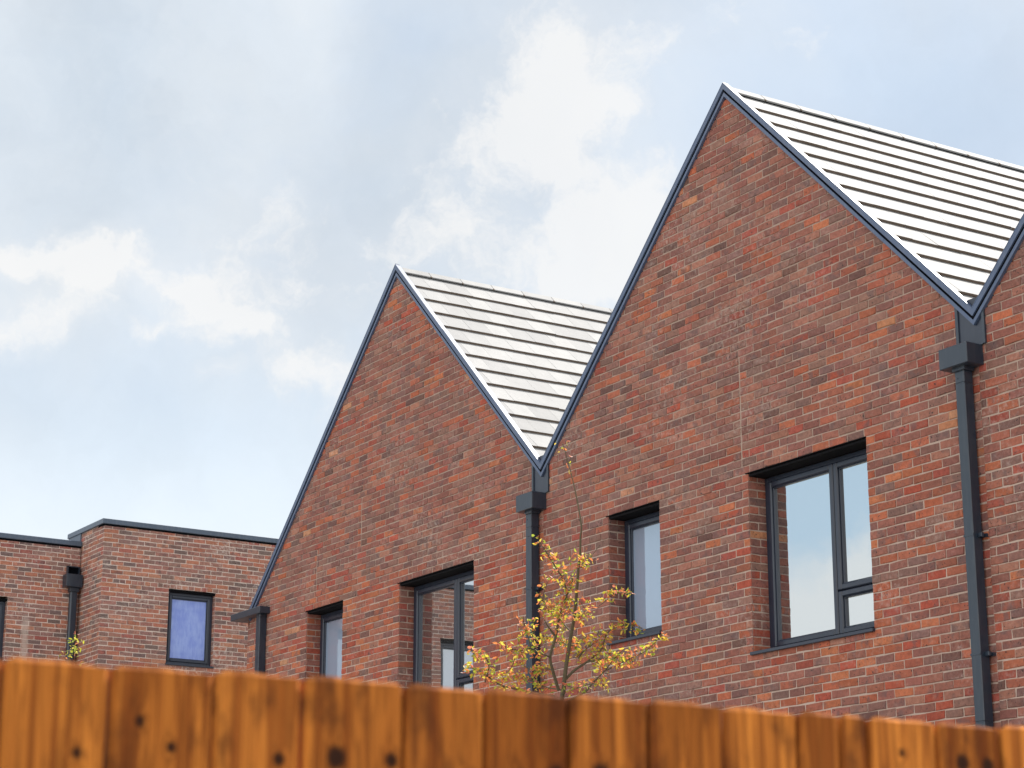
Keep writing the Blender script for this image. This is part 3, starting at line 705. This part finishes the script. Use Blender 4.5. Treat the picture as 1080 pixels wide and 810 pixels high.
# knots seen on the boards: (distance along the fence, height below the top, size)
KN = [(.168, .066, .006), (.208, .095, .006), (.42, .100, .012), (.345, .105, .007), (.60, .12, .010), (.495, .10, .008), (.092, .107, .006),
      (.677, .120, .013), (.735, .110, .013), (.80, .105, .013), (.846, .118, .012), (.925, .118, .009), (.943, .112, .009), (1.055, .118, .009),
      (1.415, .058, .011), (1.463, .060, .010), (1.30, .05, .005)]
GAP = {.132: .0065, .379: .0075, .515: .004, .631: .005, .757: .003, .878: .003, 1.196: .006, 1.246: .003, 1.124: .0025, 1.495: .006}
SB = sorted(SB+[1.196])
def board(root, k, s0, s1):
    r = random.Random(900+k); gap = GAP.get(s1, r.uniform(.003, .006)); w = s1-s0-gap; top = FH+r.uniform(-.0025, .0025); tilt = r.uniform(.003, .0065)
    rs = r.random(); nx = 22; zs = [top-.0065*q for q in range(31)]; z = zs[-1]; fo = r.uniform(-.004, .004)
    while z > -EYE+.06: z -= .09; zs.append(z)
    zs[-1] = -EYE+.05
    vs, fs, gr, kv = [], [], [], []
    for j, z in enumerate(zs):
        for i in range(nx+1):
            u = i/nx; s = s0+u*w; zz = z; e = min(u, 1-u)*w; edge = .0045*max(0, 1-e/.006)**2
            if j == 0: zz = z+tilt*(.5-u)-.009*max(0, 1-e/.014)**2+.0012*math.sin(u*9+k)-.002
            if j == 0: edge += .003
            bow = .0018*math.sin(u*3.1+k)
            vs.append(FA+FU*s+FN*(.018+fo-edge+bow)+Vector((0, 0, zz)))
            q = 0.
            for (ks, kd, kr) in KN:
                kr = kr*1.15
                if s0-.03 < ks < s1+.03:
                    dd = ((s-ks)/kr)**2+((top-z-kd)/(kr*1.15))**2; q = max(q, math.exp(-dd*.55))
            kv.append(q); gr.append((s+rs*3, z, rs*5))
    n1 = len(vs)
    for j, z in enumerate(zs):
        for i in (0, nx):
            u = i/nx; vs.append(FA+FU*(s0+u*w)+FN*-.010+Vector((0, 0, z-(.004 if j == 0 else 0)))); gr.append((s0+u*w+rs*3, z, rs*5)); kv.append(0.)
    for j in range(len(zs)-1):
        for i in range(nx): a = j*(nx+1)+i; fs.append((a, a+nx+1, a+nx+2, a+1))
        b0, b1 = n1+2*j, n1+2*j+2; a = j*(nx+1)
        fs.append((a, b0, b1, a+nx+1)); fs.append((a+nx, a+nx+nx+1, b1+1, b0+1)); fs.append((b0, b0+1, b1+1, b1))
    fs.append(tuple([n1, *range(0, nx+1), n1+1]))
    e = len(zs)-1; fs.append(tuple([n1+2*e+1, *range(e*(nx+1)+nx, e*(nx+1)-1, -1), n1+2*e]))
    me = bpy.data.meshes.new('fence_board'); off = Vector(root['_loc'])
    me.from_pydata([tuple(v-off) for v in vs], [], fs)
    a = me.attributes.new('grain', 'FLOAT_VECTOR', 'POINT'); a.data.foreach_set('vector', [q for v in gr for q in v])
    a = me.attributes.new('knot', 'FLOAT', 'POINT'); a.data.foreach_set('value', kv)
    me.update(); link('fence_board', me, root, [M['wood']])
fence = thing('timber_fence', 'orange brown stained vertical board fence out of focus along the bottom of the picture', 'fence', tuple(FA+FU*.7+Vector((0, 0, -EYE))))
for k in range(len(SB)-1): board(fence, k, SB[k], SB[k+1])
M['rail'] = plain('stained_rail', (.33, .12, .03), .8, .25, 12)
for z in (.12, -.62, -1.35):
    mb = MB(); o = FA+FU*(SB[0])+FN*-.048+Vector((0, 0, z)); mb.obox(o, FU*(SB[-1]-SB[0]), FN*.038, Vector((0, 0, .07)), 0, .004); mb.build('rail', [M['rail']], fence)
for s in (SB[0]+.05, SB[0]+1.85, SB[-1]-.1):
    mb = MB(); o = FA+FU*s+FN*-.14+Vector((0, 0, -EYE)); mb.obox(o, FU*.09, FN*.09, Vector((0, 0, EYE+FH-.07)), 0, .006); mb.build('post', [M['rail']], fence)

# ---------------------------------------------------------------- young trees
def leaf_mat():
    m, g, b, o = new_mat('spring_leaves'); t = m.node_tree; c = g.attr('bcol').outputs['Color']
    g.put(b.inputs['Base Color'], c); b.inputs['Roughness'].default_value = .5
    tr = g.n('ShaderNodeBsdfTranslucent'); g.put(tr.inputs[0], c); mx = g.n('ShaderNodeMixShader'); mx.inputs[0].default_value = .5
    t.links.new(b.outputs[0], mx.inputs[1]); t.links.new(tr.outputs[0], mx.inputs[2]); t.links.new(mx.outputs[0], o.inputs[0]); return m
M['leaf'] = leaf_mat(); M['bark'] = plain('young_bark', (.10, .078, .045), .85, .35, 40)
LP = [((.66, .60, .06), 28), ((.80, .60, .10), 20), ((.36, .43, .05), 24), ((.76, .27, .09), 30), ((.62, .22, .13), 20), ((.50, .13, .07), 8)]
def leaf(mb, p, r, size, pal=LP, bias=None):
    d = Vector((r.gauss(0, 1), r.gauss(0, 1), r.gauss(0, .8)-.15)).normalized(); side = d.cross(Vector((r.gauss(0, 1), r.gauss(0, 1), r.gauss(0, 1)))).normalized(); up = side.cross(d)
    L = size*r.uniform(.6, 1.25); w = L*r.uniform(.17, .30); t = r.random()*sum(q for _, q in pal)
    for c, q in pal:
        t -= q
        if t <= 0: break
    k = r.uniform(.8, 1.12); c = (c[0]*k, c[1]*k, c[2]*k)
    a, tip = p, p+d*L-up*L*r.uniform(0, .25); m1, m2 = p+d*L*.32, p+d*L*.68
    v = [a, m1+side*w*.8+up*w*.4, m2+side*w*.75+up*w*.3, tip, m2-side*w*.75+up*w*.3, m1-side*w*.8+up*w*.4, p+d*L*.5]
    mb.poly(v, [(0, 1, 6), (1, 2, 6), (2, 3, 6), (3, 4, 6), (4, 5, 6), (5, 0, 6)], 0, col=c)
def smooth_path(P, n=6):
    out = []
    for i in range(len(P)-1):
        p0, p1, p2, p3 = P[max(i-1, 0)], P[i], P[i+1], P[min(i+2, len(P)-1)]
        for k in range(n):
            t = k/n; out.append(.5*((2*p1)+(p2-p0)*t+(2*p0-5*p1+4*p2-p3)*t*t+(3*p1-p0-3*p2+p3)*t**3))
    out.append(P[-1]); return out
TD = 15.0
tree_base = None
def T(zx, zy, dz=0.):
    """branch point of the young tree, read off at its distance (15 m) with its own depth offset"""
    x, y = 480+zx/4.764, 560+zy/4.764
    v = R2*(x-540)-U2*(y-405)+Fw*F_PX; return v*((TD+dz)/F_PX)
base = T(540, 810); base = Vector((base.x, base.y, -EYE))
tree = thing('young_tree', 'slim young tree with sparse yellow green and coral leaves in front of the middle downpipe', 'tree', tuple(base))
R = random.Random(5)
trunk_pts = [Vector((base.x-.03, base.y, -EYE-.02)), Vector((base.x+.02, base.y+.01, -.2)), T(535, 1000), T(545, 800), T(555, 700), T(570, 600), T(585, 510), T(600, 420), T(612, 300), T(620, 180), T(628, 110), T(630, 30), T(634, -30), T(612, -160, .05), T(585, -280, .08), T(555, -390, .1), T(540, -440, .1)]
tp = smooth_path(trunk_pts, 5); nt = len(tp)
mb = MB(); mb.tube(tp, [max(.0035, .019*(1-i/nt)**.8) for i in range(nt)], 8)
trunk = mb.build('trunk', [M['bark']], tree, smooth=True)
BR = [  # (points, start radius, leafiness from, leaves per metre)
 ([(520, 800, 0), (490, 700, -.05), (478, 630, -.08), (505, 530, -.1), (525, 430, -.1), (560, 330, -.08), (545, 250, -.1), (510, 190, -.12), (460, 110, -.15), (425, 55, -.16)], .0125, .38, 150),
 ([(585, 510, 0), (540, 460, .1), (490, 390, .18), (440, 325, .2)], .006, .15, 170),
 ([(500, 525, -.1), (470, 485, -.12), (447, 445, -.14)], .010, 9, 0),
 ([(550, 750, 0), (600, 700, .05), (660, 660, .12), (700, 630, .15), (740, 590, .2)], .012, .5, 110),
 ([(560, 860, 0), (650, 810, -.1), (700, 755, -.15), (750, 705, -.2), (800, 640, -.2), (850, 590, -.2)], .009, .5, 190),
 ([(740, 590, .2), (760, 520, .22), (800, 490, .25), (870, 470, .3), (940, 490, .3)], .006, .0, 200),
 ([(660, 660, .12), (760, 640, 0), (850, 640, 0), (900, 660, 0)], .006, .1, 200),
 ([(760, 700, -.2), (880, 640, -.25), (960, 600, -.3), (1040, 520, -.3)], .006, .1, 170),
 ([(478, 635, -.08), (420, 610, -.2), (380, 590, -.25), (330, 600, -.3), (260, 590, -.35), (235, 580, -.35)], .006, .15, 190),
 ([(500, 830, 0), (330, 800, -.3), (220, 770, -.4), (150, 720, -.45), (90, 690, -.5), (40, 690, -.5)], .008, .35, 170),
 ([(150, 760, -.4), (170, 680, -.45), (140, 620, -.5), (70, 600, -.5)], .005, .1, 180),
 ([(440, 340, .2), (455, 280, .2), (490, 200, .2)], .004, .3, 60),
 ([(620, 190, 0), (660, 155, .1), (690, 120, .12), (726, 72, .15)], .004, 9, 0),
 ([(632, 185, 0), (640, 150, -.1), (600, 110, -.12)], .003, .2, 150),
 ([(605, 420, 0), (680, 395, .2), (740, 365, .3), (800, 320, .35), (870, 305, .4)], .004, .62, 190),
 ([(600, 440, 0), (630, 430, -.1), (650, 400, -.15), (625, 345, -.15)], .004, .1, 190),
 ([(575, 580, 0), (620, 560, .1), (660, 530, .1)], .005, .0, 230),
 ([(575, 590, 0), (540, 560, .1), (500, 560, .2), (430, 520, .3)], .005, .1, 190),
 ([(490, 700, 0), (440, 690, .2), (380, 700, .3), (330, 660, .4)], .006, .1, 190),
 ([(300, 640, -.3), (280, 690, -.3), (230, 760, -.3)], .004, .1, 120),
 ([(560, 330, -.1), (590, 260, -.1), (580, 220, -.15)], .004, .0, 150),
 ([(520, 440, -.1), (470, 400, -.2), (430, 330, -.3)], .004, .1, 170),
 ([(560, 330, -.1), (530, 380, -.2), (540, 430, -.2)], .003, .0, 150),
 ([(545, 760, 0), (600, 790, -.2), (680, 770, -.3), (760, 780, -.4)], .006, .2, 130),
 ([(380, 590, -.25), (360, 500, -.3), (330, 430, -.35)], .004, .2, 170),
 ([(380, 590, -.2), (400, 520, -.2), (390, 440, -.2)], .003, .1, 120),
 ([(620, 640, .1), (650, 600, .2), (700, 560, .25), (720, 500, .3)], .005, .0, 180),
 ([(540, 800, 0), (440, 780, .2), (360, 740, .3), (290, 740, .4)], .006, .2, 160),
]
lf = MB()
for n_, (pts, r0, frm, dens) in enumerate(BR):
    P = smooth_path([T(a, b, c) for a, b, c in pts], 5); n = len(P)
    mb = MB(); mb.tube(P, [max(.0022, r0*(1-.8*i/n)) for i in range(n)], 6); 
    Ls = 0.; tot = sum((P[i+1]-P[i]).length for i in range(n-1))
    tw = mb; cnt = 0
    for i in range(n-1):
        seg = P[i+1]-P[i]; f = Ls/tot; Ls += seg.length
        if f < frm: continue
        k = seg.length*dens*1.45; k = int(k)+(R.random() < k-int(k))
        j = 0
        while j < k:
            q0 = P[i]+seg*R.random(); c = q0+Vector((R.gauss(0, .022), R.gauss(0, .035), R.gauss(0, .020)))
            tw.tube([q0, (q0+c)/2+Vector((0, 0, .004)), c], [.0016, .0013, .0009], 3)
            m_ = R.choice((2, 3, 3, 4))
            for _ in range(m_): leaf(lf, c+Vector((R.gauss(0, .006), R.gauss(0, .008), R.gauss(0, .006))), R, .037)
            j += m_
    mb.build('branch', [M['bark']], tree)
for (zx, zy, s) in [(540, -440, 6), (548, -400, 3), (570, -330, 4), (575, -300, 3), (640, 130, 8), (690, 140, 6), (670, 120, 4)]:
    for _ in range(s): leaf(lf, T(zx, zy, .1)+Vector((R.gauss(0, .02), R.gauss(0, .03), R.gauss(0, .02))), R, .034)
lf.build('foliage', [M['leaf']], tree, colour=True)

# second sapling, only its tip above the fence at the left
def T2(x, y, dz=0.): v = R2*(x-540)-U2*(y-405)+Fw*F_PX; return v*((17.+dz)/F_PX)
b2 = T2(73, 705); b2 = Vector((b2.x, b2.y, -EYE))
sap = thing('sapling', 'tip of a small yellow green sapling showing over the fence beside the black corner pipe', 'sapling', tuple(b2))
P = smooth_path([b2+Vector((.02, 0, -.02)), b2+Vector((-.03, .02, 1.6)), T2(72.5, 712), T2(73.5, 695), T2(76, 680), T2(79, 668)], 4)
mb = MB(); mb.tube(P, [max(.003, .014*(1-i/len(P))) for i in range(len(P))], 6); mb.build('trunk', [M['bark']], sap, smooth=True)
lf = MB(); LP2 = [((.44, .43, .05), 40), ((.30, .36, .05), 30), ((.72, .62, .14), 15), ((.6, .24, .12), 8)]
for (x, y, k) in [(74, 676, 7), (80, 675, 8), (83, 674, 4), (77, 681, 7), (81, 684, 6), (74, 688, 6), (80, 688, 7), (77, 692, 4), (71.5, 691, 5), (75, 690, 4), (86, 700, 4), (73, 700, 3)]:
    for _ in range(k): leaf(lf, T2(x, y, R.uniform(-.1, .1))+Vector((R.gauss(0, .008), R.gauss(0, .02), R.gauss(0, .008))), R, .030, LP2)
for _ in range(5): leaf(lf, T2(79.5, 668)+Vector((R.gauss(0, .012), R.gauss(0, .01), R.gauss(0, .012))), R, .024, [((.5, .16, .10), 1)])
lf.build('foliage', [M['leaf']], sap, colour=True)

# ---------------------------------------------------------------- lift everything so that the ground lies at z = 0
for o in bpy.data.objects:
    if o.parent is None and o.type in ('MESH', 'EMPTY'): o.location.z += EYE
for o in bpy.data.objects:
    if '_loc' in o: del o['_loc']
